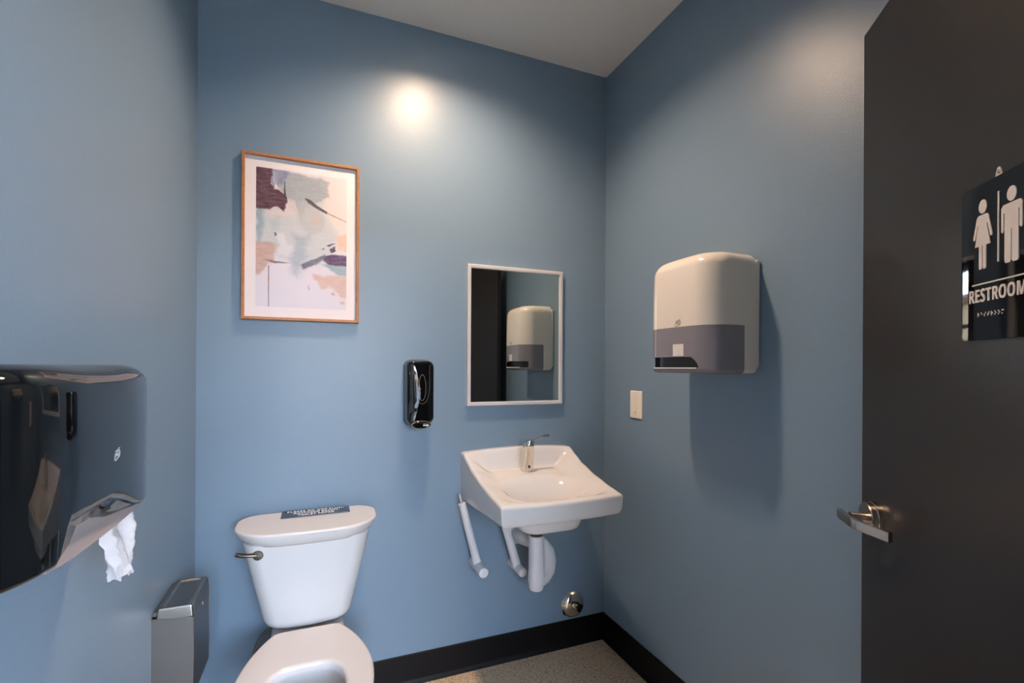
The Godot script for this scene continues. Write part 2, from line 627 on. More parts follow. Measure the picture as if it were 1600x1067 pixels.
func room() -> void:
	slab_box("floor", Vector3(-4.6, -0.1, -0.12), Vector3(3.3, 0, 6.6), M.floor, "speckled tan resin floor of the restroom")
	slab_box("wall_back", Vector3(WL - 0.12, 0, -0.12), Vector3(0.12, RH, 0), M.wall, "blue painted back wall behind toilet and sink")
	slab_box("wall_left", Vector3(WL - 0.12, 0, 0), Vector3(WL, RH, WF), M.wall, "blue painted left wall beside the black dispenser")
	slab_box("wall_right", Vector3(0, 0, 0), Vector3(0.12, RH, WF), M.wall, "blue painted right wall with the white towel dispenser")
	# front wall with the doorway
	var f := CSGCombiner3D.new()
	f.name = "wall_front"
	add_child(f)
	structure(f, "blue painted front wall with the doorway")
	var body := csg_box(Vector3(WL - 0.12, 0, WF), Vector3(0.12, RH, WF + 0.12))
	body.name = "panel"
	body.material = M.wall
	f.add_child(body)
	var cut := csg_box(Vector3(-1.61, -0.01, WF - 0.1), Vector3(-0.62, 2.15, WF + 0.3))
	cut.name = "opening"
	cut.operation = CSGShape3D.OPERATION_SUBTRACTION
	f.add_child(cut)
	# steel door frame
	var s := Soup.new()
	for x in [-1.5875, -0.6425]:
		s.box(Vector3(x, 1.075, WF + 0.06), Vector3(0.045, 2.15, 0.17), 0.003)
	s.box(Vector3(-1.115, 2.1325, WF + 0.06), Vector3(0.9, 0.035, 0.17), 0.003)
	structure(part("trim_1", s, M.frame_dark), "black steel door frame")
	# ceiling with the round hole of the downlight
	var c := CSGCombiner3D.new()
	c.name = "ceiling"
	add_child(c)
	structure(c, "white painted ceiling")
	var top := csg_box(Vector3(WL - 0.12, RH, -0.12), Vector3(0.12, RH + 0.16, WF + 0.12))
	top.name = "board"
	top.material = M.ceiling
	c.add_child(top)
	var hole := CSGCylinder3D.new()
	hole.name = "opening"
	hole.radius = 0.079
	hole.height = 0.2
	hole.sides = 48
	hole.position = LAMP + Vector3(0, 0.05, 0)
	hole.operation = CSGShape3D.OPERATION_SUBTRACTION
	hole.material = M.trim_white
	c.add_child(hole)
	# cove base: upright strip with a small toe
	var prof := [Vector2(0.0, 0.0), Vector2(0.017, 0.0), Vector2(0.015, 0.004), Vector2(0.0085, 0.012), Vector2(0.006, 0.022), Vector2(0.006, 0.12), Vector2(0.0045, 0.123), Vector2(0.0, 0.1235)]
	var runs := {
		"baseboard_back": [Vector3(WL, 0, 0), Vector3(0, 0, 0), Vector3(0, 0, 1)],
		"baseboard_right": [Vector3(0, 0, 0.0), Vector3(0, 0, WF), Vector3(-1, 0, 0)],
		"baseboard_left": [Vector3(WL, 0, 0.0), Vector3(WL, 0, WF), Vector3(1, 0, 0)],
	}
	for called in runs:
		var run: Array = runs[called]
		var b := Soup.new()
		var rings := []
		for e in 2:
			var ring := PackedVector3Array()
			for q in prof:
				ring.append(run[e] + run[2] * q.x + Vector3.UP * q.y)
			rings.append(ring)
		b.loft(rings)
		structure(part(called, b, M.base, self, 30.0), "black rubber cove base along the " + called.trim_prefix("baseboard_") + " wall")


func hall() -> void:
	# shop hall behind the camera, daylight comes in through its glazed front
	var z0 := WF + 0.12
	var z1 := 5.6
	slab_box("wall_hall_left", Vector3(-4.6, 0, z0), Vector3(-4.4, RH, z1), M.hall_wall, "white hall wall on the far left behind the viewer")
	slab_box("wall_hall_right", Vector3(3.12, 0, z0), Vector3(3.3, RH, z1), M.hall_wall, "white hall wall on the far right behind the viewer")
	slab_box("wall_hall_inner_left", Vector3(-4.6, 0, WF), Vector3(WL - 0.12, RH, z0), M.hall_wall, "white hall wall left of the restroom doorway")
	slab_box("wall_hall_inner_right", Vector3(0.12, 0, WF), Vector3(3.3, RH, z0), M.hall_wall, "white hall wall right of the restroom doorway")
	slab_box("ceiling_hall", Vector3(-4.6, RH, z0), Vector3(3.3, RH + 0.16, z1 + 0.2), M.ceiling, "white ceiling of the hall behind the viewer")
	slab_box("wall_hall_window", Vector3(-4.6, 0, z1), Vector3(-1.95, RH, z1 + 0.15), M.hall_wall, "white hall wall beside the shop window behind the viewer")
	slab_box("wall_hall_sill", Vector3(-1.95, 0, z1), Vector3(3.3, 0.12, z1 + 0.15), M.mullion, "dark sill below the shop window")
	slab_box("wall_hall_head", Vector3(-1.95, 2.62, z1), Vector3(3.3, RH, z1 + 0.15), M.mullion, "dark head above the shop window")
	var n := 1
	var x := -1.95
	while x < 3.0:
		var w := Node3D.new()
		w.name = "window_%d" % n
		add_child(w)
		structure(w, "tall shop window pane in black frame behind the viewer")
		w.position = Vector3(x, 0.12, z1 + 0.03)
		var fr := Soup.new()
		for px in [0.025, 1.255]:
			fr.box(Vector3(px, 1.25, 0.04), Vector3(0.05, 2.5, 0.1))
		for py in [0.025, 1.75, 2.475]:
			fr.box(Vector3(0.64, py, 0.04), Vector3(1.18, 0.05, 0.1))
		part("window_frame", fr, M.mullion, w)
		var gl := Soup.new()
		gl.quad(Vector3(0.05, 0.05, 0.04), Vector3(1.23, 0.05, 0.04), Vector3(1.23, 2.45, 0.04), Vector3(0.05, 2.45, 0.04))
		part("pane", gl, M.glass, w)
		n += 1
		x += 1.28
	slab_box("ground", Vector3(-60, -0.3, 6.6), Vector3(60, -0.1, 90), M.asphalt, "grey asphalt street outside")
	var b := thing("street_building", "low tan stucco building across the street", "building", Vector3(3, -0.1, 34))
	var s := Soup.new()
	s.box(Vector3(0, 2.6, 4), Vector3(34, 5.2, 8))
	part("wall", s, M.stucco, b)
	s = Soup.new()
	s.box(Vector3(0, 5.4, 4), Vector3(34.6, 0.5, 8.6), 0.05)
	part("roof", s, M.roof, b)
	for k in 9:
		s = Soup.new()
		s.box(Vector3(-15 + k * 3.7, 1.9, -0.05), Vector3(2.2, 2.4, 0.14), 0.02)
		part("window", s, M.dark_glass, b)


# ------------------------------------------------------------------ door, its lever and its sign
func door() -> void:
	var phi := deg_to_rad(36.5)
	# local axes: x from the latch edge to the hinges, y up, z out of the face with the sign
	var d := Node3D.new()
	d.name = "door_1"
	add_child(d)
	structure(d, "black satin restroom door standing open")
	var along := Vector3(-sin(phi), 0, cos(phi))
	var out := Vector3(-cos(phi), 0, -sin(phi))
	d.transform = Transform3D(Basis(along, Vector3.UP, out), Vector3(-0.108, 0, 1.265))
	var s := Soup.new()
	s.box(Vector3(0.456, 1.059, -0.0225), Vector3(0.912, 2.094, 0.045), 0.002, 2)
	part("leaf", s, M.door, d)
	for side in [1, -1]:
		var h := Node3D.new()
		h.name = "lever_handle"
		d.add_child(h, true)
		h.position = Vector3(0.07, 0.988, 0.0 if side > 0 else -0.045)
		if side < 0:
			h.scale = Vector3(1, 1, -1)
		s = Soup.new()
		s.lathe([Vector2(0.037, 0), Vector2(0.037, 0.008), Vector2(0.0355, 0.0092), Vector2(0.0355, 0.019), Vector2(0.034, 0.021), Vector2(0.014, 0.0222)], Vector3.ZERO, Vector3(0, 0, 1), 48)
		part("rose", s, M.satin, h, 30.0)
		s = Soup.new()
		s.lathe([Vector2(0.012, 0.02), Vector2(0.012, 0.05)], Vector3.ZERO, Vector3(0, 0, 1), 24)
		part("spindle", s, M.satin, h)
		# flat bar: from beyond the spindle towards the hinges, its end turned back to the door
		s = Soup.new()
		var path := [Vector3(-0.041, -0.002, 0.056), Vector3(-0.025, -0.002, 0.058), Vector3(0.03, -0.003, 0.0575), Vector3(0.04, -0.003, 0.0555), Vector3(0.05, -0.0035, 0.0515), Vector3(0.108, -0.006, 0.02)]
		var rings := []
		for i in path.size():
			var t: Vector3 = (path[mini(i + 1, path.size() - 1)] - path[maxi(i - 1, 0)]).normalized()
			var across := t.cross(Vector3.UP)
			var ring := PackedVector3Array()
			for q in Soup.rrect(0.0055, 0.0105, 0.002, 2):
				ring.append(path[i] + across * q.x + Vector3.UP * q.y)
			rings.append(ring)
		s.loft(rings)
		part("lever", s, M.satin, h, 25.0)
	s = Soup.new()
	s.box(Vector3(-0.0008, 0.992, -0.0225), Vector3(0.003, 0.057, 0.026), 0.001)
	part("latch_plate", s, M.satin, d)
	for y in [0.25, 1.05, 1.85]:
		s = Soup.new()
		s.tube([Vector3(0.917, y - 0.05, -0.05), Vector3(0.917, y + 0.05, -0.05)], 0.007, 12)
		part("hinge", s, M.satin, d)

	# sign
	var g := thing("restroom_sign", "black acrylic restroom sign with woman and man pictograms on the door", "sign")
	g.transform = d.transform * Transform3D(Basis(), Vector3(0.3675, 1.366, 0.0015))
	var sw := 0.154
	var sh := 0.239
	s = Soup.new()
	# the plate lifts off the door a little at its free left edge
	var rings := []
	var cols := 48
	for i in cols + 1:
		var x := sw * i / cols
		var lift := 0.0
		if x < 0.03:
			lift = 0.0029 * pow(1.0 - x / 0.03, 2.0)
		var cut := 0.0
		var rr := 0.008
		if x < rr:
			cut = rr - sqrt(maxf(rr * rr - (rr - x) * (rr - x), 0.0))
		elif x > sw - rr:
			cut = rr - sqrt(maxf(rr * rr - (x - sw + rr) * (x - sw + rr), 0.0))
		var ring := PackedVector3Array()
		var rows := 16
		for k in rows + 1:
			var y := lerpf(cut, sh - cut, k / float(rows))
			ring.append(Vector3(x, y, 0.003 + lift))
		for k in range(rows, -1, -1):
			var y := lerpf(cut, sh - cut, k / float(rows))
			ring.append(Vector3(x, y, lift))
		rings.append(ring)
	s.loft(rings)
	part("plate", s, M.sign_black, g, 25.0)
	var fz := 0.003
	var fig := Node3D.new()
	# woman
	s = Soup.new()
	s.slab(ellipse(0.0, 0.0955, 0.0085, 0.0105, 24), fz, fz + 0.0012)
	s.slab(PackedVector2Array([Vector2(-0.009, 0.083), Vector2(0.009, 0.083), Vector2(0.0125, 0.08), Vector2(0.0205, 0.05), Vector2(0.0195, 0.0465), Vector2(0.0165, 0.0475), Vector2(0.0105, 0.068), Vector2(0.009, 0.068), Vector2(0.0165, 0.036), Vector2(0.0075, 0.036), Vector2(0.0075, 0.002), Vector2(0.0062, 0.0), Vector2(0.0022, 0.0), Vector2(0.001, 0.002), Vector2(0.001, 0.036), Vector2(-0.001, 0.036), Vector2(-0.001, 0.002), Vector2(-0.0022, 0.0), Vector2(-0.0062, 0.0), Vector2(-0.0075, 0.002), Vector2(-0.0075, 0.036), Vector2(-0.0165, 0.036), Vector2(-0.009, 0.068), Vector2(-0.0105, 0.068), Vector2(-0.0165, 0.0475), Vector2(-0.0195, 0.0465), Vector2(-0.0205, 0.05), Vector2(-0.0125, 0.08)]), fz, fz + 0.0012)
	s.turn(0, Transform3D(Basis(), Vector3(0.0445, 0.108, 0)))
	part("woman_pictogram", s, M.sign_white, g)
	# man
	s = Soup.new()
	s.slab(ellipse(0.0, 0.0955, 0.0088, 0.0105, 24), fz, fz + 0.0012)
	s.slab(PackedVector2Array([Vector2(-0.0155, 0.083), Vector2(0.0155, 0.083), Vector2(0.0195, 0.079), Vector2(0.0195, 0.046), Vector2(0.0175, 0.043), Vector2(0.015, 0.046), Vector2(0.015, 0.071), Vector2(0.0128, 0.071), Vector2(0.0128, 0.002), Vector2(0.0108, -0.001), Vector2(0.003, -0.001), Vector2(0.001, 0.002), Vector2(0.001, 0.046), Vector2(-0.001, 0.046), Vector2(-0.001, 0.002), Vector2(-0.003, -0.001), Vector2(-0.0108, -0.001), Vector2(-0.0128, 0.002), Vector2(-0.0128, 0.071), Vector2(-0.015, 0.071), Vector2(-0.015, 0.046), Vector2(-0.0175, 0.043), Vector2(-0.0195, 0.046), Vector2(-0.0195, 0.079)]), fz, fz + 0.0012)
	s.turn(0, Transform3D(Basis(), Vector3(0.1025, 0.108, 0)))
	part("man_pictogram", s, M.sign_white, g)
	fig.free()
	s = Soup.new()
	s.box(Vector3(0.077, 0.164, fz + 0.0006), Vector3(0.0024, 0.103, 0.0012))
	part("centre_bar", s, M.sign_white, g)
	s = Soup.new()
	s.box(Vector3(0.086, 0.0855, fz + 0.0006), Vector3(0.128, 0.002, 0.0012))
	part("divider_line", s, M.sign_white, g)
	var t := lettering("lettering", "RESTROOM", 0.0185, 0.0012, M.sign_white, g)
	t.position = Vector3(0.0725, 0.068, fz + 0.0006)
	fit_width(t, 0.114, 0.0205)
	# raised dots under the word
	s = Soup.new()
	var cells := [[1, 2, 3, 5], [1, 5], [2, 3, 4], [2, 3, 4, 5], [1, 2, 3, 5], [1, 3, 5], [1, 3, 5], [1, 3, 4]]
	for i in cells.size():
		for dot in cells[i]:
			var dx := 0.0022 if dot > 3 else 0.0
			var dy: float = -0.0023 * ((dot - 1) % 3)
			s.lathe([Vector2(0.0011, 0), Vector2(0.0009, 0.0006), Vector2(0.0001, 0.001)], Vector3(0.034 + i * 0.0072 + dx, 0.041 + dy, fz), Vector3(0, 0, 1), 8)
	part("braille_dots", s, M.sign_white, g)
	var p := thing("door_clip", "small white oval clip on the door above the restroom sign", "clip")
	p.transform = d.transform * Transform3D(Basis(), Vector3(0.438, 1.603, 0.0))
	s = Soup.new()
	s.slab(ellipse(0, 0, 0.0065, 0.0165, 28), 0.0, 0.0014)
	part("clip_plate", s, M.white_plastic, p)
	s = Soup.new()
	s.lathe([Vector2(0.003, 0.0014), Vector2(0.0026, 0.0022), Vector2(0.0005, 0.0026)], Vector3(0.0005, 0.009, 0), Vector3(0, 0, 1), 16)
	part("screw_head", s, M.satin, p)


func ellipse(cx: float, cy: float, rx: float, ry: float, n := 24) -> PackedVector2Array:
	var out := PackedVector2Array()
	for i in n:
		out.append(Vector2(cx + rx * cos(TAU * i / n), cy + ry * sin(TAU * i / n)))
	return out


func fit_width(o: MeshInstance3D, width: float, height: float) -> void:
	var b := o.mesh.get_aabb()
	o.scale = Vector3(width / b.size.x, height / b.size.y, 1.0)
	o.position -= Vector3(b.get_center().x * o.scale.x, b.get_center().y * o.scale.y, 0)


func downlight() -> void:
	var t := thing("ceiling_downlight", "round recessed downlight in the white ceiling", "light", LAMP)
	var s := Soup.new()
	s.lathe([Vector2(0.0785, 0.1), Vector2(0.0785, 0.0), Vector2(0.096, 0.0), Vector2(0.097, -0.003), Vector2(0.079, -0.006), Vector2(0.074, 0.002), Vector2(0.068, 0.1)], Vector3.ZERO, Vector3.UP, 48, false, false)
	part("trim_ring", s, M.trim_white, t, 30.0)
	s = Soup.new()
	s.lathe([Vector2(0.0705, 0.05), Vector2(0.0705, 0.054)], Vector3.ZERO, Vector3.UP, 48)
	part("lens", s, M.lens, t)
	var l := AreaLight3D.new()
	l.name = "lamp_light"
	t.add_child(l)
	l.position = Vector3(0, 0.046, 0)
	l.rotation = Vector3(-PI / 2.0, 0, 0)
	l.area_size = Vector2(0.105, 0.105)
	l.area_range = 8.0
	l.area_attenuation = 2.0
	l.light_color = Color8(255, 219, 186)
	l.light_energy = 3.6
	l.shadow_enabled = true


# ------------------------------------------------------------------ toilet
func toilet() -> void:
	var t := thing("toilet", "white porcelain toilet with a two-piece tank and no lid", "toilet", Vector3(-1.33, 0, 0))
	# tank
	var s := Soup.new()
	var rings := []
	for q in [[0.412, 0.10, 0.12, 0.04], [0.414, 0.118, 0.145, 0.045], [0.42, 0.131, 0.158, 0.048], [0.43, 0.14, 0.168, 0.05], [0.445, 0.1455, 0.172, 0.05], [0.5, 0.158, 0.176, 0.05], [0.58, 0.176, 0.182, 0.05], [0.66, 0.194, 0.189, 0.05], [0.722, 0.206, 0.194, 0.05], [0.725, 0.203, 0.19, 0.05]]:
		rings.append(ring_at(dshape(q[1], q[2], q[3], 0.03, 0.022), q[0], Vector2(0, 0.02)))
	s.loft(rings)
	part("tank", s, M.porcelain, t, 50.0)
	# lid
	s = Soup.new()
	rings = []
	for q in [[0.718, 0.211, 0.208], [0.722, 0.214, 0.212], [0.73, 0.2215, 0.2215], [0.742, 0.2285, 0.2295], [0.754, 0.2325, 0.2345], [0.761, 0.2345, 0.2365], [0.765, 0.2345, 0.2365], [0.768, 0.232, 0.234], [0.7692, 0.228, 0.23]]:
		rings.append(ring_at(dshape(q[1], q[2], 0.12, 0.07, 0.02, 12), q[0], Vector2(0, 0.014)))
	s.loft(rings)
	part("tank_lid", s, M.porcelain, t, 50.0)
	# flush lever on the front left of the tank
	var h := Node3D.new()
	h.name = "flush_handle"
	t.add_child(h)
	h.position = Vector3(-0.1525, 0.692, 0.209)
	s = Soup.new()
	s.lathe([Vector2(0.019, -0.004), Vector2(0.019, 0.004), Vector2(0.0175, 0.006), Vector2(0.0165, 0.014), Vector2(0.0145, 0.0165), Vector2(0.004, 0.0175)], Vector3.ZERO, Vector3(-0.1, 0, 1), 32)
	part("hub", s, M.steel_dark, h, 30.0)
	s = Soup.new()
	s.tube([Vector3(0.0, 0.0, 0.011), Vector3(-0.03, 0.003, 0.014), Vector3(-0.05, 0.006, 0.012), Vector3(-0.066, 0.009, 0.006)], [0.0055, 0.006, 0.007, 0.0075], 14)
	part("lever", s, M.steel_dark, h)
	# bowl and pedestal
	var rim := egg([Vector2(0, 0.235), Vector2(0.105, 0.238), Vector2(0.135, 0.29), Vector2(0.165, 0.38), Vector2(0.178, 0.48), Vector2(0.174, 0.57), Vector2(0.142, 0.66), Vector2(0.075, 0.718), Vector2(0, 0.732)])
	var foot := egg([Vector2(0, 0.17), Vector2(0.09, 0.172), Vector2(0.12, 0.22), Vector2(0.122, 0.3), Vector2(0.118, 0.4), Vector2(0.112, 0.48), Vector2(0.095, 0.54), Vector2(0.05, 0.575), Vector2(0, 0.585)])
	var inner := egg([Vector2(0, 0.43), Vector2(0.07, 0.437), Vector2(0.108, 0.48), Vector2(0.118, 0.53), Vector2(0.115, 0.58), Vector2(0.095, 0.64), Vector2(0.05, 0.68), Vector2(0, 0.69)])
	s = Soup.new()
	rings = [ring_at(foot, 0.0), ring_at(foot, 0.03), ring_at(foot, 0.045, Vector2.ZERO, Vector2(0.93, 0.97), Vector2(0, 0.38))]
	for k in 7:
		var f := k / 6.0
		var ring := PackedVector3Array()
		for i in rim.size():
			var a := foot[i].lerp(rim[i], smoothstep(0.0, 1.0, f)) * Vector2(lerpf(0.9, 0.985, f), 1)
			ring.append(Vector3(a.x, lerpf(0.12, 0.375, f), a.y))
		rings.append(ring)
	rings.append(ring_at(rim, 0.39))
	rings.append(ring_at(rim, 0.4))
	rings.append(ring_at(rim, 0.406, Vector2.ZERO, Vector2(0.97, 0.985), Vector2(0, 0.5)))
	rings.append(ring_at(inner, 0.406))
	rings.append(ring_at(inner, 0.398, Vector2.ZERO, Vector2(0.97, 0.97), Vector2(0, 0.56)))
	rings.append(ring_at(inner, 0.375, Vector2.ZERO, Vector2(1.02, 1.01), Vector2(0, 0.56)))
	rings.append(ring_at(inner, 0.33, Vector2(0, -0.004), Vector2(0.95, 0.93), Vector2(0, 0.56)))
	rings.append(ring_at(inner, 0.27, Vector2(0, -0.012), Vector2(0.78, 0.72), Vector2(0, 0.56)))
	rings.append(ring_at(inner, 0.21, Vector2(0, -0.02), Vector2(0.55, 0.5), Vector2(0, 0.56)))
	rings.append(ring_at(inner, 0.15, Vector2(0, -0.03), Vector2(0.34, 0.3), Vector2(0, 0.56)))
	s.loft(rings)
	part("bowl", s, M.porcelain, t, 50.0)
	s = Soup.new()
	s.loft([ring_at(inner, 0.2585, Vector2(0, -0.012), Vector2(0.74, 0.68), Vector2(0, 0.56)), ring_at(inner, 0.26, Vector2(0, -0.012), Vector2(0.74, 0.68), Vector2(0, 0.56))])
	part("water", s, M.water, t)
	# shelf of the bowl under the tank
	s = Soup.new()
	s.box(Vector3(0, 0.385, 0.15), Vector3(0.235, 0.05, 0.25), 0.012)
	s.box(Vector3(0, 0.25, 0.16), Vector3(0.2, 0.26, 0.2), 0.04)
	part("tank_shelf", s, M.porcelain, t)
	# seat ring
	var so := egg([Vector2(0, 0.248), Vector2(0.085, 0.249), Vector2(0.108, 0.262), Vector2(0.15, 0.345), Vector2(0.178, 0.44), Vector2(0.187, 0.53), Vector2(0.17, 0.64), Vector2(0.11, 0.72), Vector2(0, 0.748)], 80)
	var si := egg([Vector2(0, 0.462), Vector2(0.058, 0.468), Vector2(0.092, 0.5), Vector2(0.105, 0.55), Vector2(0.1, 0.61), Vector2(0.065, 0.67), Vector2(0, 0.688)], 80)
	var ctr := Vector2(0, 0.53)
	s = Soup.new()
	rings = [ring_at(so, 0.411, Vector2.ZERO, Vector2(0.97, 0.98), ctr), ring_at(so, 0.418), ring_at(so, 0.43), ring_at(so, 0.437, Vector2.ZERO, Vector2(0.985, 0.988), ctr), ring_at(so, 0.44, Vector2.ZERO, Vector2(0.95, 0.96), ctr)]
	rings.append(ring_at(si, 0.438, Vector2.ZERO, Vector2(1.12, 1.09), Vector2(0, 0.57)))
	rings.append(ring_at(si, 0.433, Vector2.ZERO, Vector2(1.03, 1.03), Vector2(0, 0.57)))
	rings.append(ring_at(si, 0.426))
	rings.append(ring_at(si, 0.411))
	s.loft(rings, false, false, true)
	part("seat", s, M.seat, t, 50.0)
	s = Soup.new()
	for x in [-0.07, 0.07]:
		s = Soup.new()
		s.tube([Vector3(x - 0.02, 0.418, 0.246), Vector3(x + 0.02, 0.418, 0.246)], 0.011, 14)
		part("seat_hinge", s, M.seat, t)

	# notice lying on the tank lid
	var n := thing("notice_plate", "small navy plate with white capital lettering on the toilet tank lid", "sign", Vector3(-1.3065, 0.7694, 0.0565))
	s = Soup.new()
	s.box(Vector3(0, 0.0015, 0), Vector3(0.238, 0.003, 0.084), 0.001, 2)
	part("plate", s, M.notice, n)
	var rows := ["PLEASE DO NOT FLUSH", "ANYTHING EXCEPT", "TOILET PAPER"]
	var wide := [0.2, 0.158, 0.126]
	for i in 3:
		var w := lettering("lettering", rows[i], 0.014, 0.0006, M.notice_text, n)
		w.rotation.x = -PI / 2.0
		var b := w.mesh.get_aabb()
		w.scale = Vector3(wide[i] / b.size.x, 0.0165 / b.size.y, 1)
		w.position = Vector3(-b.get_center().x * w.scale.x, 0.0031, -0.024 + i * 0.0235 + b.get_center().y * w.scale.y)

	# stop valve and hose at the wall beside the bowl
	var vlv := thing("water_stop_valve", "chrome water stop valve on the wall behind the toilet bowl", "valve", Vector3(-1.515, 0.2, 0.0))
	s = Soup.new()
	s.lathe([Vector2(0.032, 0.0), Vector2(0.03, 0.006), Vector2(0.012, 0.012)], Vector3.ZERO, Vector3(0, 0, 1), 32)
	part("flange", s, M.chrome, vlv)
	s = Soup.new()
	s.tube([Vector3(0, 0, 0.01), Vector3(0, 0, 0.075)], 0.011, 16)
	s.tube([Vector3(0, 0, 0.055), Vector3(0, 0.04, 0.055)], 0.009, 16)
	part("valve_body", s, M.chrome, vlv)
	s = Soup.new()
	s.lathe([Vector2(0.018, 0.075), Vector2(0.021, 0.08), Vector2(0.021, 0.092), Vector2(0.017, 0.096)], Vector3.ZERO, Vector3(0, 0, 1), 8)
	part("valve_knob", s, M.chrome, vlv)
	s = Soup.new()
	s.tube([Vector3(0, 0.04, 0.055), Vector3(0.004, 0.09, 0.056), Vector3(0.03, 0.145, 0.06), Vector3(0.066, 0.18, 0.066), Vector3(0.078, 0.211, 0.07)], 0.006, 12)
	part("supply_hose", s, M.steel, vlv)


# ------------------------------------------------------------------ sink and its plumbing
func sink_rim(z: float) -> float:
	var pts := [Vector2(0.0, 0.952), Vector2(0.035, 0.952), Vector2(0.09, 0.927), Vector2(0.155, 0.9), Vector2(0.27, 0.87), Vector2(0.39, 0.849), Vector2(0.49, 0.836)]
	for i in pts.size() - 1:
		if z <= pts[i + 1].x:
			var a: Vector2 = pts[maxi(i - 1, 0)]
			var b: Vector2 = pts[i]
			var c: Vector2 = pts[i + 1]
			var d: Vector2 = pts[mini(i + 2, pts.size() - 1)]
			return lerpf(b.y, c.y, smoothstep(0.0, 1.0, (z - b.x) / (c.x - b.x)) * 0.35 + 0.65 * (z - b.x) / (c.x - b.x)) + 0.0 * (a.y + d.y)
	return 0.836


func sink_top(x: float, z: float, hw: float, zf: float) -> float:
	# x from the middle, z from the wall
	var rim := sink_rim(z)
	var arch := 0.012 * (1.0 - pow(x / hw, 2.0)) * (1.0 - smoothstep(0.03, 0.12, z))
	var tray := lerpf(0.874, 0.823, smoothstep(0.06, 0.42, z))
	var bowl := Vector2(x / 0.175, (z - 0.285) / 0.128).length()
	tray -= 0.12 * (1.0 - smoothstep(0.1, 1.08, bowl))
	# distance in from the rim: sides, front and back
	var side := smoothstep(0.008, 0.115, hw - absf(x))
	var front := smoothstep(0.02, 0.075, zf - z)
	var back := smoothstep(0.03, 0.07, z)
	var y := lerpf(rim + arch, tray, side * front * back)
	# rounded outer edge
	var e := minf(hw - absf(x), zf - z)
	if e < 0.012:
		y -= 0.012 - sqrt(maxf(0.000144 - (0.012 - e) * (0.012 - e), 0.0))
	return y


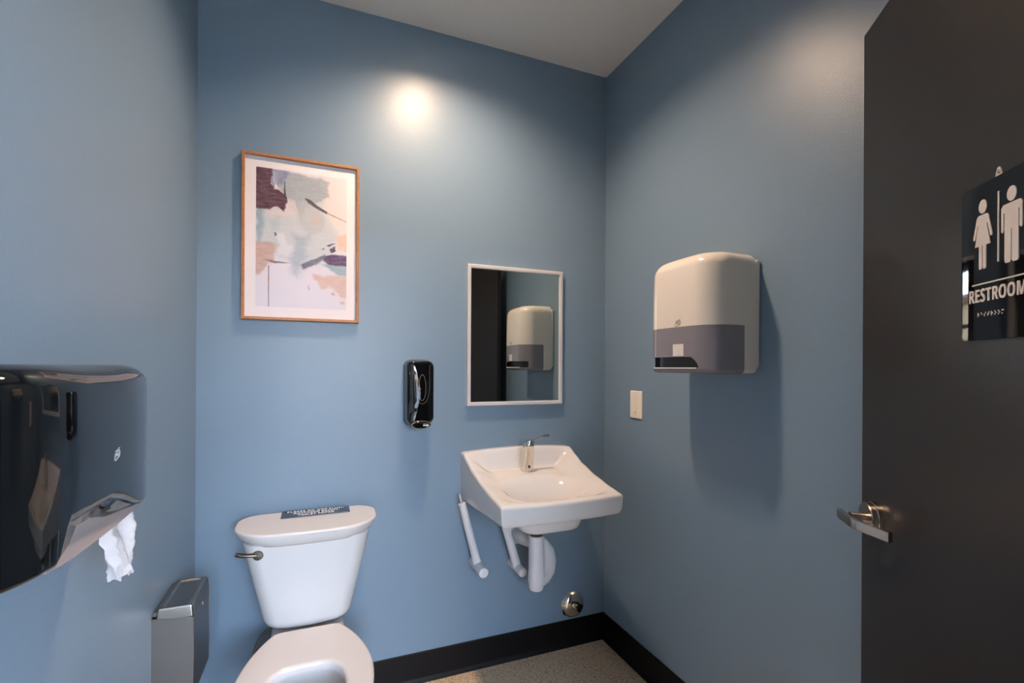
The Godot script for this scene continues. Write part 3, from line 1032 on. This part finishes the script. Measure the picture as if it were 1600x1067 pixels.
func sink() -> void:
	var t := thing("sink", "white porcelain wall-hung sink with a raised back", "sink", Vector3(-0.467, 0, 0))
	var s := Soup.new()
	var nu := 110
	var nv := 110
	var pts := []
	for j in nv + 1:
		var fj := j / float(nv)
		var row := PackedVector3Array()
		for i in nu + 1:
			var fi := i / float(nu) * 2.0 - 1.0
			# finer steps next to the edges
			var u := sin(fi * PI / 2.0) * 0.55 + fi * 0.45
			var vv := (1.0 - cos(fj * PI)) / 2.0 * 0.55 + fj * 0.45
			var bow := 0.016 * (1.0 - u * u)
			var zf := 0.468 + bow
			var z := vv * zf
			var hw := lerpf(0.262, 0.249, z / 0.48)
			if absf(u) > 0.9:
				zf = zf
			var x := u * hw
			row.append(Vector3(x, sink_top(x, z, hw, zf), z))
		pts.append(row)
	var from := s.v.size()
	for j in nv:
		for i in nu:
			s.quad(pts[j][i], pts[j + 1][i], pts[j + 1][i + 1], pts[j][i + 1])
	# skirt: edge loop of the top, then rings going down and in
	var loop := PackedVector3Array()
	for j in nv + 1:
		loop.append(pts[j][0])
	for i in range(1, nu + 1):
		loop.append(pts[nv][i])
	for j in range(nv - 1, -1, -1):
		loop.append(pts[j][nu])
	for i in range(nu - 1, 0, -1):
		loop.append(pts[0][i])
	var rings := [loop]
	for q in [[0.0, 0.0], [0.7, 0.004], [0.93, 0.012], [0.985, 0.02], [1.0, 0.03]]:
		var ring := PackedVector3Array()
		for p in loop:
			var bot := lerpf(0.735, 0.757, smoothstep(0.0, 0.45, p.z))
			var k := Vector3(p.x * (1.0 - q[1] / 0.26), lerpf(p.y, bot, q[0]), p.z if p.z < 0.001 else p.z - q[1] * p.z / 0.47)
			ring.append(k)
		if q[0] > 0.0:
			rings.append(ring)
	for k in rings.size() - 1:
		for i in loop.size():
			var j := (i + 1) % loop.size()
			s.quad(rings[k][i], rings[k + 1][i], rings[k + 1][j], rings[k][j])
	s._cap(rings[rings.size() - 1], true)
	# outer surface must face outwards
	s.orient(from)
	# underside of the bowl
	var oval := PackedVector2Array()
	for q in Soup.rrect(0.13, 0.11, 0.06, 6):
		oval.append(q)
	s.loft([ring_at(oval, 0.76, Vector2(0.008, 0.28)), ring_at(oval, 0.72, Vector2(0.008, 0.28)), ring_at(oval, 0.698, Vector2(0.008, 0.28), Vector2(0.94, 0.94)), ring_at(oval, 0.69, Vector2(0.008, 0.28), Vector2(0.86, 0.84)), ring_at(oval, 0.687, Vector2(0.008, 0.28), Vector2(0.7, 0.7))])
	part("basin", s, M.porcelain, t, 72.0)
	s = Soup.new()
	s.lathe([Vector2(0.026, 0.0), Vector2(0.025, 0.003), Vector2(0.012, 0.002), Vector2(0.002, 0.001)], Vector3(0, sink_top(0, 0.285, 0.255, 0.484), 0.285), Vector3.UP, 32)
	part("drain_ring", s, M.chrome, t)

	# faucet
	var f := thing("faucet", "chrome single-lever faucet standing on the white sink", "faucet", Vector3(-0.461, 0.8715, 0.1))
	s = Soup.new()
	var fr := []
	for q in [[0.0, 0.0255, 0.0265, 0.0], [0.004, 0.0255, 0.0265, 0.0], [0.02, 0.0248, 0.026, 0.003], [0.05, 0.0238, 0.0252, 0.01], [0.085, 0.0228, 0.0244, 0.019], [0.112, 0.0222, 0.024, 0.026], [0.116, 0.0212, 0.023, 0.027]]:
		var ring := PackedVector3Array()
		for k in Soup.rrect(q[1], q[2], q[1] * 0.85, 8):
			ring.append(Vector3(k.x, q[0], k.y + q[3]))
		fr.append(ring)
	s.loft(fr)
	part("body", s, M.chrome, f, 30.0)
	s = Soup.new()
	s.lathe([Vector2(0.0215, 0.117), Vector2(0.0228, 0.119), Vector2(0.0228, 0.133), Vector2(0.021, 0.1365), Vector2(0.004, 0.138)], Vector3(0, 0, 0.027), Vector3.UP, 32)
	part("cap", s, M.chrome, f, 30.0)
	s = Soup.new()
	var lr := []
	for q in [[0.0, 0.133, 0.008, 0.0035], [0.03, 0.139, 0.0065, 0.0022], [0.06, 0.147, 0.0065, 0.0022], [0.063, 0.149, 0.0095, 0.0055], [0.092, 0.153, 0.0095, 0.0055]]:
		var ring := PackedVector3Array()
		for k in Soup.rrect(q[3], q[2], 0.002, 2):
			ring.append(Vector3(q[0], q[1] + k.x, k.y + 0.027))
		lr.append(ring)
	s.loft(lr)
	part("lever", s, M.chrome, f, 30.0)
	s = Soup.new()
	s.slab(ellipse(0.0, 0.024, 0.005, 0.008, 20), 0.0275, 0.0308)
	part("sensor_window", s, M.rubber, f)

	# covered supply pipes and trap
	pipe_run("supply_pipe", "white covered water pipe at the left below the sink", Vector3(-0.735, 0.742, 0.045), Vector3(-0.665, 0.47, 0.055), 0.0165, 0.0215, 0.13)
	pipe_run("supply_pipe", "white covered water pipe behind the trap below the sink", Vector3(-0.586, 0.732, 0.107), Vector3(-0.485, 0.44, 0.06), 0.0175, 0.0195, 0.12)
	var d := thing("drain_trap", "white covered drain pipe and trap hanging below the sink", "pipe", Vector3(-0.464, 0, 0.215))
	s = Soup.new()
	s.lathe([Vector2(0.026, 0.6865), Vector2(0.026, 0.63)], Vector3.ZERO, Vector3.UP, 24)
	part("tailpiece", s, M.rubber, d)
	s = Soup.new()
	s.lathe([Vector2(0.029, 0.63), Vector2(0.0325, 0.629), Vector2(0.0325, 0.49), Vector2(0.034, 0.478), Vector2(0.034, 0.44), Vector2(0.031, 0.425), Vector2(0.029, 0.413), Vector2(0.026, 0.406)], Vector3.ZERO, Vector3.UP, 32, true, true)
	part("drain_cover", s, M.pvc, d, 30.0)
	s = Soup.new()
	var bend := [Vector3(0, 0.452, 0), Vector3(0.02, 0.436, -0.012), Vector3(0.05, 0.436, -0.034), Vector3(0.078, 0.455, -0.055), Vector3(0.09, 0.488, -0.07), Vector3(0.088, 0.52, -0.082), Vector3(0.072, 0.545, -0.096), Vector3(0.045, 0.56, -0.112), Vector3(0.015, 0.566, -0.135), Vector3(0.0, 0.568, -0.17), Vector3(0.0, 0.568, -0.214)]
	s.tube(bend, [0.029, 0.03, 0.031, 0.033, 0.034, 0.034, 0.033, 0.032, 0.031, 0.031, 0.031], 24)
	part("trap_cover", s, M.pvc, d, 50.0)
	s = Soup.new()
	s.lathe([Vector2(0.05, 0.0), Vector2(0.048, 0.005), Vector2(0.034, 0.009)], Vector3(0.0, 0.568, -0.215), Vector3(0, 0, 1), 32)
	part("wall_flange", s, M.pvc, d)


func pipe_run(called: String, label: String, top: Vector3, valve: Vector3, r1: float, r2: float, reach: float) -> void:
	var t := thing(called, label, "pipe", Vector3(valve.x, 0, 0), 0.0, "covered supply pipes below the sink")
	var o := Vector3(valve.x, 0, 0)
	var s := Soup.new()
	var dir := (valve - top).normalized()
	s.tube([top - dir * (0.045 if top.x < -0.7 else 0.001) - o, top + dir * 0.02 - o], 0.006, 12)
	part("riser", s, M.chrome, t)
	s = Soup.new()
	s.tube([top - o, top.lerp(valve, 0.5) - o, top.lerp(valve, 0.85) - o, valve - o], [r1, r1, r1 * 1.08, r1 * 1.15], 24)
	part("riser_cover", s, M.pvc, t)
	s = Soup.new()
	s.lathe([Vector2(r2 * 1.15, 0.0), Vector2(r2 * 1.15, 0.03), Vector2(r2, 0.045), Vector2(r2, reach), Vector2(r2 * 0.9, reach + 0.004), Vector2(r2 * 0.3, reach + 0.006)], Vector3(0, valve.y, 0), Vector3(0.0, 0.0, 1), 32)
	part("valve_cover", s, M.pvc, t, 30.0)
	s = Soup.new()
	s.lathe([Vector2(r2 * 1.02, reach - 0.022), Vector2(r2 * 1.02, reach - 0.019)], Vector3(0, valve.y, 0), Vector3(0, 0, 1), 32)
	part("seam_ring", s, M.white_back, t)


# ------------------------------------------------------------------ things on the back wall
func rect_frame(s: Soup, w: float, h: float, b: float, d: float, bevel: float) -> void:
	# mitred frame round the origin, face towards +z
	var rings := []
	for q in [[0.0, 0.0], [0.0, d - bevel], [bevel, d], [b - bevel, d], [b, d - bevel], [b, 0.0]]:
		var ring := PackedVector3Array()
		for c in [Vector2(-1, -1), Vector2(1, -1), Vector2(1, 1), Vector2(-1, 1)]:
			ring.append(Vector3(c.x * (w / 2.0 - q[0]), c.y * (h / 2.0 - q[0]), q[1]))
		rings.append(ring)
	s.loft(rings, false, false, true)


func mirror() -> void:
	var t := thing("wall_mirror", "rectangular wall mirror in a thin silver frame above the sink", "mirror", Vector3(-0.4755, 1.4595, 0.0))
	var s := Soup.new()
	rect_frame(s, 0.463, 0.616, 0.0165, 0.022, 0.0025)
	part("mirror_frame", s, M.mirror_frame, t, 20.0)
	s = Soup.new()
	s.box(Vector3(0, 0, 0.008), Vector3(0.4305, 0.5835, 0.012))
	part("mirror_glass", s, M.mirror, t)


func picture() -> void:
	var t := thing("framed_print", "framed abstract print in a thin oak frame above the toilet", "picture", Vector3(-1.36, 1.8, 0.0))
	var s := Soup.new()
	rect_frame(s, 0.411, 0.616, 0.011, 0.024, 0.002)
	part("picture_frame", s, M.oak, t, 20.0)
	s = Soup.new()
	s.box(Vector3(0, 0, 0.0075), Vector3(0.39, 0.595, 0.009))
	part("mount_board", s, M.mount, t)
	s = Soup.new()
	var hw := 0.1585
	var hh := 0.258
	var z := 0.0123
	s.quad(Vector3(-hw, -hh, z), Vector3(hw, -hh, z), Vector3(hw, hh, z), Vector3(-hw, hh, z))
	s.uv = PackedVector2Array([Vector2(0, 1), Vector2(1, 1), Vector2(1, 0), Vector2(0, 1), Vector2(1, 0), Vector2(0, 0)])
	var m := mat(Color.WHITE, 0.6)
	m.albedo_color = Color(0.9, 0.9, 0.92)
	m.albedo_texture = print_tex()
	m.texture_repeat = false
	part("print", s, m, t)


func soap_dispenser() -> void:
	var t := thing("soap_dispenser", "glossy black soap dispenser on the wall between toilet and mirror", "dispenser", Vector3(-0.919, 1.075, 0.0))
	# rounded tapered housing, rings going out from the wall
	var s := Soup.new()
	var rings := []
	for q in [[0.0, 0.0575, 0.137, 0.03], [0.02, 0.058, 0.1375, 0.032], [0.045, 0.0565, 0.135, 0.034], [0.052, 0.055, 0.132, 0.034]]:
		var ring := PackedVector3Array()
		for p in Soup.rrect(q[1], q[2], q[3], 8):
			ring.append(Vector3(p.x, 0.138 + p.y, q[0]))
		rings.append(ring)
	s.loft(rings)
	part("back_housing", s, M.soap_back, t, 30.0)
	# front cover: a patch over an oblong outline, bowed both ways
	s = Soup.new()
	rings = []
	for q in [[0.05, 1.0], [0.071, 0.995], [0.079, 0.975], [0.0835, 0.945], [0.086, 0.9], [-1.0, 0.8], [-1.0, 0.6], [-1.0, 0.45], [-1.0, 0.3], [-1.0, 0.15]]:
		var ring := PackedVector3Array()
		for p in Soup.rrect(0.0545 * q[1], 0.129 * q[1], 0.026 * q[1], 10):
			var z: float = q[0]
			z = minf(soap_front(p.x, p.y), z) if z > 0.0 else soap_front(p.x, p.y)
			ring.append(Vector3(p.x, 0.142 + p.y, z))
		rings.append(ring)
	s.loft(rings)
	part("front_cover", s, M.gloss_black, t, 60.0)
	# oval and loop lines moulded on the cover
	s = Soup.new()
	var path := []
	for i in 48:
		var a := TAU * i / 48.0
		var x := 0.014 * cos(a) + 0.004
		var y := 0.052 * sin(a) + 0.02
		path.append(Vector3(x, 0.142 + y, soap_front(x, y) + 0.0002))
	s.hoop(path, 0.0007, 6)
	path = []
	for i in 41:
		var a := PI + PI * i / 40.0
		var x := 0.031 * cos(a) + 0.004
		var y := 0.075 * sin(a) + 0.03 + (0.0 if i > 0 and i < 40 else 0.0)
		path.append(Vector3(x, 0.142 + y, soap_front(x, y) + 0.0002))
	path.insert(0, Vector3(-0.03, 0.142 + 0.11, soap_front(-0.03, 0.11) + 0.0002))
	path.append(Vector3(0.0345, 0.142 + 0.11, soap_front(0.0345, 0.11) + 0.0002))
	s.tube(path, 0.0006, 6)
	part("moulded_line", s, M.line_grey, t)
	# oval push bar at the foot
	s = Soup.new()
	rings = []
	for q in [[0.045, 0.036, 0.014], [0.07, 0.041, 0.0165], [0.084, 0.0425, 0.0175], [0.0905, 0.0405, 0.016], [0.0925, 0.036, 0.0135], [0.091, 0.03, 0.01], [0.089, 0.02, 0.006]]:
		var ring := PackedVector3Array()
		for p in ellipse(0.0, 0.0125, q[1], q[2], 40):
			ring.append(Vector3(p.x, p.y, q[0]))
		rings.append(ring)
	s.loft(rings)
	part("push_bar", s, M.gloss_black, t, 60.0)
	s = Soup.new()
	path = []
	for i in 48:
		var a := TAU * i / 48.0
		path.append(Vector3(0.0395 * cos(a), 0.0125 + 0.0153 * sin(a), 0.0917))
	s.hoop(path, 0.0008, 6)
	part("trim_line", s, M.line_grey, t)


func soap_front(x: float, y: float) -> float:
	return 0.094 - 0.5 * x * x / 0.15 - 0.5 * y * y / 1.4


# ------------------------------------------------------------------ white towel dispenser on the right wall
func towel_dispenser() -> void:
	# local axes: x along the wall towards the door, y up, z out of the wall
	var t := thing("towel_dispenser", "white paper towel dispenser with a smoky grey lower front on the right wall", "dispenser", Vector3(0, 1.304, 0.7345), -PI / 2.0)
	var hw := 0.159
	var dp := 0.2
	var y1 := 0.151
	var s := Soup.new()
	s.box(Vector3(0, 0.19, 0.01), Vector3(0.316, 0.345, 0.02), 0.009)
	part("back_plate", s, M.white_back, t)
	# upper cover
	s = Soup.new()
	var rings := []
	for q in [[y1, 0.0], [0.2, 0.0], [0.28, 0.001], [0.342, 0.003], [0.356, 0.0065], [0.367, 0.0125], [0.376, 0.0215], [0.3825, 0.034], [0.3855, 0.047], [0.3862, 0.06]]:
		rings.append(ring_at(dshape(hw - q[1], dp - q[1] - 0.012, maxf(0.074 - q[1] * 0.4, 0.02), 0.004, 0.006, 14), q[0], Vector2(0, 0.014)))
	s.loft(rings)
	part("cover", s, M.white_plastic, t, 50.0)
	# lower sides and underside of the cover
	s = Soup.new()
	rings = []
	for q in [[0.0, 0.02], [0.002, 0.012], [0.007, 0.005], [0.014, 0.001], [0.024, 0.0], [y1, 0.0]]:
		rings.append(ring_at(dshape(hw - q[1], 0.056, 0.003, 0.003, 0.0, 3), q[0], Vector2(0, 0.014)))
	s.loft(rings)
	part("lower_side", s, M.white_plastic, t, 50.0)
	# dark inside behind the smoky front
	s = Soup.new()
	rings = []
	for y in [0.006, y1]:
		rings.append(ring_at(dshape(hw - 0.014, dp - 0.036, 0.064, 0.004, 0.006, 8), y, Vector2(0, 0.014)))
	s.loft(rings)
	part("inner_body", s, M.dark_inside, t)
	# smoky front, wrapped round the corners, with the outlet cut out at its lower left
	var plan := PackedVector2Array()
	var full := dshape(hw, dp - 0.012, 0.074, 0.004, 0.006, 24)
	for p in full:
		if p.y > 0.09:
			plan.append(p)
	var line := PackedVector2Array([Vector2(hw, 0.056), Vector2(hw, 0.09)])
	for p in plan:
		line.append(p)
	line.append(Vector2(-hw, 0.09))
	line.append(Vector2(-hw, 0.056))
	# resample the outline
	var dense := PackedVector2Array()
	for i in line.size() - 1:
		var n := maxi(1, int(ceil(line[i].distance_to(line[i + 1]) / 0.003)))
		for k in n:
			dense.append(line[i].lerp(line[i + 1], k / float(n)))
	dense.append(line[line.size() - 1])
	var ys := [[0.0, 0.016], [0.0015, 0.009], [0.005, 0.0035], [0.01, 0.0008]]
	var y := 0.014
	while y < y1:
		ys.append([y, 0.0])
		y += 0.003
	ys.append([y1 - 0.0006, 0.0])
	s = Soup.new()
	var from := 0
	var mid := Vector2(0, 0.05)
	for j in ys.size() - 1:
		for i in dense.size() - 1:
			var cx := (dense[i].x + dense[i + 1].x) / 2.0
			var cz := (dense[i].y + dense[i + 1].y) / 2.0
			var cy: float = (ys[j][0] + ys[j + 1][0]) / 2.0
			var hole := cz > 0.14 and cx > -0.15 and cx < 0.104 - 0.03 * pow(clampf((cy - 0.02) / 0.034, 0.0, 1.0), 2.0) and cy > 0.018 and cy < 0.054
			if hole:
				continue
			var c := []
			for q in [[i, j], [i + 1, j], [i + 1, j + 1], [i, j + 1]]:
				var p: Vector2 = dense[q[0]]
				var inset: float = ys[q[1]][1]
				p = p + (mid - p).normalized() * inset
				c.append(Vector3(p.x, ys[q[1]][0], p.y + 0.014))
			s.quad(c[0], c[1], c[2], c[3])
	var thick := []
	for p in s.v:
		thick.append(Vector3(p.x * 0.987, p.y, (p.z - 0.05) * 0.985 + 0.05))
	if s.v.size() >= 3:
		var nrm := (s.v[1] - s.v[0]).cross(s.v[2] - s.v[0])
		if nrm.dot(s.v[0] - Vector3(0, 0.07, 0.05)) < 0.0:
			for i in range(0, s.v.size(), 3):
				var w := s.v[i + 1]
				s.v[i + 1] = s.v[i + 2]
				s.v[i + 2] = w
	part("smoky_front", s, M.smoke, t, 40.0)
	# bright lip under the outlet
	s = Soup.new()
	var lip := []
	for p in dense:
		if p.y > 0.12 and p.x > -0.11 and p.x < 0.1:
			lip.append(Vector3(p.x, 0.0165, p.y + 0.0145))
	s.tube(lip, 0.002, 8)
	part("outlet_lip", s, M.white_back, t)
	s = Soup.new()
	s.box(Vector3(0.02, 0.0755, 0.2075), Vector3(0.05, 0.039, 0.002), 0.0008, 2)
	part("sensor_label", s, M.label_white, t)
	s = Soup.new()
	s.slab(PackedVector2Array([Vector2(0.02, 0.062), Vector2(0.024, 0.066), Vector2(0.0235, 0.072), Vector2(0.02, 0.08), Vector2(0.0165, 0.072), Vector2(0.016, 0.066)]), 0.2084, 0.2089)
	part("drop_mark", s, M.tissue, t)
	leaf_logo(t, Vector3(0.0175, 0.1625, 0.2076), 0.0225, M.logo_grey)


# small leaf-shaped emblem with the maker's lettering
func leaf_logo(t: Node3D, at: Vector3, w: float, m: Material) -> void:
	var g := Node3D.new()
	g.name = "emblem"
	t.add_child(g)
	g.position = at
	g.scale = Vector3.ONE * w
	var s := Soup.new()
	var loop := smooth_loop([Vector2(-0.5, -0.42), Vector2(0.2, -0.24), Vector2(0.46, -0.12), Vector2(0.5, 0.36), Vector2(0.0, 0.26), Vector2(-0.42, 0.12)], 40)
	var path := []
	for p in loop:
		path.append(Vector3(p.x, p.y, 0.01))
	s.hoop(path, 0.045, 6)
	var swoosh := []
	for k in 12:
		var f := k / 11.0
		swoosh.append(Vector3(lerpf(-0.4, 0.5, f), 0.38 + 0.22 * f * f, 0.01))
	s.tube(swoosh, 0.045, 6)
	part("emblem_outline", s, m, g)
	var l := lettering("emblem_lettering", "TORK", 0.3, 0.03, m, g)
	fit_width(l, 0.72, 0.26)
	l.position += Vector3(0.0, 0.03, 0.01)


# ------------------------------------------------------------------ black dispenser on the left wall
func black_depth(x: float) -> float:
	return 0.133 * pow(maxf(1.0 - pow(absf(x) / 0.25, 4.0), 0.0), 0.25)


func tissue_dispenser() -> void:
	# local axes: x along the wall away from the door, y up, z out of the wall
	var t := thing("tissue_dispenser", "wide glossy black paper dispenser on the left wall", "dispenser", Vector3(WL, 1.084, 1.141), PI / 2.0)
	var outline := []
	for i in 97:
		var a := PI * i / 96.0
		# superellipse, even in angle
		var cx := cos(a)
		var sz := sin(a)
		outline.append(Vector2(0.25 * signf(cx) * pow(absf(cx), 0.5), 0.133 * pow(absf(sz), 0.5)))
	var s := Soup.new()
	var rings := []
	# [share of the height, top inset]
	var steps := []
	for k in 15:
		steps.append(k / 14.0)
	for f in steps:
		var ring := PackedVector3Array()
		for p in outline:
			var arch := (1.0 - smoothstep(-0.01, 0.15, p.x)) * smoothstep(-0.148, -0.118, p.x) * smoothstep(0.03, 0.1, p.y)
			var yb := 0.0 + 0.04 * arch
			var under := 0.007 + 0.006 * arch
			var y: float
			var inset := 0.0
			if f < 0.36:
				var a: float = f / 0.36 * PI / 2.0
				inset = under * (1.0 - sin(a)) * lerpf(1.0, 0.75, arch)
				y = yb + under * (1.0 - cos(a)) * lerpf(1.0, 1.2, arch)
			elif f < 0.58:
				var low := yb + under * lerpf(1.0, 1.2, arch)
				y = lerpf(low, 0.204, (f - 0.36) / 0.22)
			else:
				var a: float = (f - 0.58) / 0.42 * PI / 2.0
				inset = 0.055 * (1.0 - cos(a))
				y = 0.204 + 0.033 * sin(a)
			var dir := Vector2(p.x * 0.55, p.y)
			var k := 1.0 - inset / maxf(Vector2(p.x, p.y).length(), 0.05)
			ring.append(Vector3(lerpf(p.x, p.x * k, 0.9), y, p.y * k))
			dir = dir
		rings.append(ring)
	s.loft(rings)
	part("cover", s, M.gloss_black, t, 50.0)
	# lip of the outlet under the arch: a shallow hollow strip, beige reflection painted as its colour
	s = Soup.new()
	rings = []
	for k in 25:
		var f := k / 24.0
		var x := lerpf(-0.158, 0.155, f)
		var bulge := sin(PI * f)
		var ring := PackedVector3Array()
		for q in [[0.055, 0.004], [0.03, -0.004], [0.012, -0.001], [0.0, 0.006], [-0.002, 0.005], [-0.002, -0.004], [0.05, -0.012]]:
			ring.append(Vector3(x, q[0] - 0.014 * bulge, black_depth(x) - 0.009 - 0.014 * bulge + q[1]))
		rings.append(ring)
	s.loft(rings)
	part("outlet_lip", s, M.taupe_reflection, t, 60.0)
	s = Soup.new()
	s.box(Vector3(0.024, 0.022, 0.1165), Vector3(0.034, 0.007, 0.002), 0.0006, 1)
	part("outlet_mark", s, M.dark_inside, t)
	leaf_logo(t, Vector3(0.014, 0.103, 0.1332), 0.0165, M.logo_pale)

	# sheet of tissue hanging out below
	var p := thing("tissue_sheet", "crumpled white tissue hanging out of the black dispenser", "tissue", Vector3(-1.607, 1.077, 1.008))
	s = Soup.new()
	var nu := 30
	var nv := 36
	var front := []
	var rng := FastNoiseLite.new()
	rng.seed = 3
	rng.frequency = 9.0
	for j in nv + 1:
		var v := j / float(nv)
		var row := PackedVector3Array()
		for i in nu + 1:
			var u := i / float(nu)
			# u from the near side to the far side, ragged pointed bottom
			var z := lerpf(lerpf(0.083, -0.012, pow(v, 1.25)), lerpf(-0.042, -0.086, pow(v, 0.9)), u)
			var len := 0.118 + 0.012 * u + 0.01 * absf(sin(u * 5.2)) + 0.003 * sin(u * 40.0)
			var y := 0.0 - v * len
			var x := 0.011 * sin(u * 9.0 + v * 1.5) * (0.35 + 0.65 * v) + 0.006 * sin(u * 17.0 - v * 2.0) + 0.005 * rng.get_noise_2d(u * 0.5, v * 0.5) - 0.012 * v
			row.append(Vector3(x, y, z))
		front.append(row)
	for j in nv:
		for i in nu:
			s.quad(front[j][i], front[j + 1][i], front[j + 1][i + 1], front[j][i + 1])
	var count := s.v.size()
	for i in range(0, count, 3):
		var off := Vector3(-0.0012, 0, 0)
		s.tri(s.v[i] + off, s.v[i + 2] + off, s.v[i + 1] + off)
	part("sheet", s, M.tissue, p, 70.0)


# ------------------------------------------------------------------ waste bin and small things
func bin() -> void:
	# local axes: x along the left wall away from the door, z out of the wall
	var t := thing("waste_receptacle", "stainless steel wall bin with a hinged lid beside the toilet", "bin", Vector3(WL, 0.335, 0.3765), PI / 2.0)
	var s := Soup.new()
	# side outline (z out, y up) pushed along x
	var prof := PackedVector2Array([Vector2(0.0, 0.0), Vector2(0.03, 0.0), Vector2(0.05, 0.02), Vector2(0.09, 0.07), Vector2(0.0945, 0.08), Vector2(0.0945, 0.303), Vector2(0.0, 0.312)])
	s.slab(prof, -0.0985, 0.0985)
	s.turn(0, Transform3D(Basis(Vector3(0, 0, 1), Vector3(0, 1, 0), Vector3(-1, 0, 0)), Vector3.ZERO))
	part("body", s, M.steel, t, 20.0)
	s = Soup.new()
	for x in [-0.0985, 0.0985]:
		s = Soup.new()
		s.tube([Vector3(x, 0.075, 0.0945), Vector3(x, 0.303, 0.0945)], 0.0014, 8)
		part("folded_edge", s, M.steel, t)
	# lid: shallow tray turned over, with a sunk middle
	s = Soup.new()
	var rings := []
	for q in [[0.305, 0.0, 0.0], [0.33, 0.002, 0.0], [0.3345, 0.004, 0.0], [0.3358, 0.007, 0.0], [0.3358, 0.014, 0.0], [0.334, 0.0165, 0.0], [0.3325, 0.018, 0.0]]:
		var ring := PackedVector3Array()
		for p in Soup.rrect(0.0985 - q[1], 0.0435 - q[1], 0.006, 3):
			ring.append(Vector3(p.x, q[0] + (0.0 if q[0] > 0.32 else -0.1 * (p.y + 0.0435) * 0.0), p.y + 0.0515))
		rings.append(ring)
	s.loft(rings)
	part("lid", s, M.steel, t, 30.0)
	s = Soup.new()
	s.tube([Vector3(-0.095, 0.322, 0.006), Vector3(0.095, 0.322, 0.006)], 0.006, 12)
	part("lid_hinge", s, M.steel, t)
	s = Soup.new()
	s.slab(PackedVector2Array([Vector2(-0.006, 0.0), Vector2(0.006, 0.0), Vector2(0.0, 0.009)]), 0.0945, 0.0949)
	s.turn(0, Transform3D(Basis(), Vector3(0.015, 0.284, 0)))
	part("arrow_mark", s, M.label_white, t)


func small_things() -> void:
	# dimmer on the right wall
	var t := thing("light_switch", "cream light switch plate on the right wall beside the corner", "switch", Vector3(0, 1.159, 0.2555), -PI / 2.0)
	var s := Soup.new()
	var rings := []
	for q in [[0.0, 0.0], [0.003, 0.0], [0.0058, 0.0025], [0.0065, 0.005]]:
		var ring := PackedVector3Array()
		for p in Soup.rrect(0.041 - q[1], 0.0605 - q[1], 0.003, 3):
			ring.append(Vector3(p.x, p.y, q[0]))
		rings.append(ring)
	s.loft(rings)
	part("plate", s, M.switch_white, t, 30.0)
	s = Soup.new()
	s.box(Vector3(0, 0.003, 0.0066), Vector3(0.0165, 0.066, 0.004), 0.001)
	part("paddle", s, M.switch_white, t)
	s = Soup.new()
	s.box(Vector3(0.001, -0.0335, 0.008), Vector3(0.014, 0.0045, 0.004), 0.001)
	part("slider", s, M.white_back, t)
	for y in [0.048, -0.048]:
		s = Soup.new()
		s.lathe([Vector2(0.0028, 0.006), Vector2(0.0024, 0.0072), Vector2(0.0004, 0.0075)], Vector3(0, y, 0), Vector3(0, 0, 1), 12)
		part("screw", s, M.white_back, t)
	# chrome clean-out cover low on the back wall
	var c := thing("cleanout_cover", "round domed chrome cover plate low on the back wall", "cover plate", Vector3(-0.173, 0.192, 0.0))
	s = Soup.new()
	var prof := [Vector2(0.0625, 0.0), Vector2(0.0625, 0.002), Vector2(0.061, 0.0035)]
	for k in range(1, 10):
		var a := k / 9.0 * PI / 2.0
		prof.append(Vector2(0.016 + 0.042 * cos(a), 0.004 + 0.022 * sin(a)))
	s.lathe(prof, Vector3.ZERO, Vector3(0, 0, 1), 48)
	part("dome", s, M.chrome, c, 30.0)
	s = Soup.new()
	s.lathe([Vector2(0.013, 0.025), Vector2(0.0125, 0.036), Vector2(0.0105, 0.039), Vector2(0.002, 0.04)], Vector3.ZERO, Vector3(0, 0, 1), 24)
	part("centre_screw", s, M.chrome, c, 30.0)
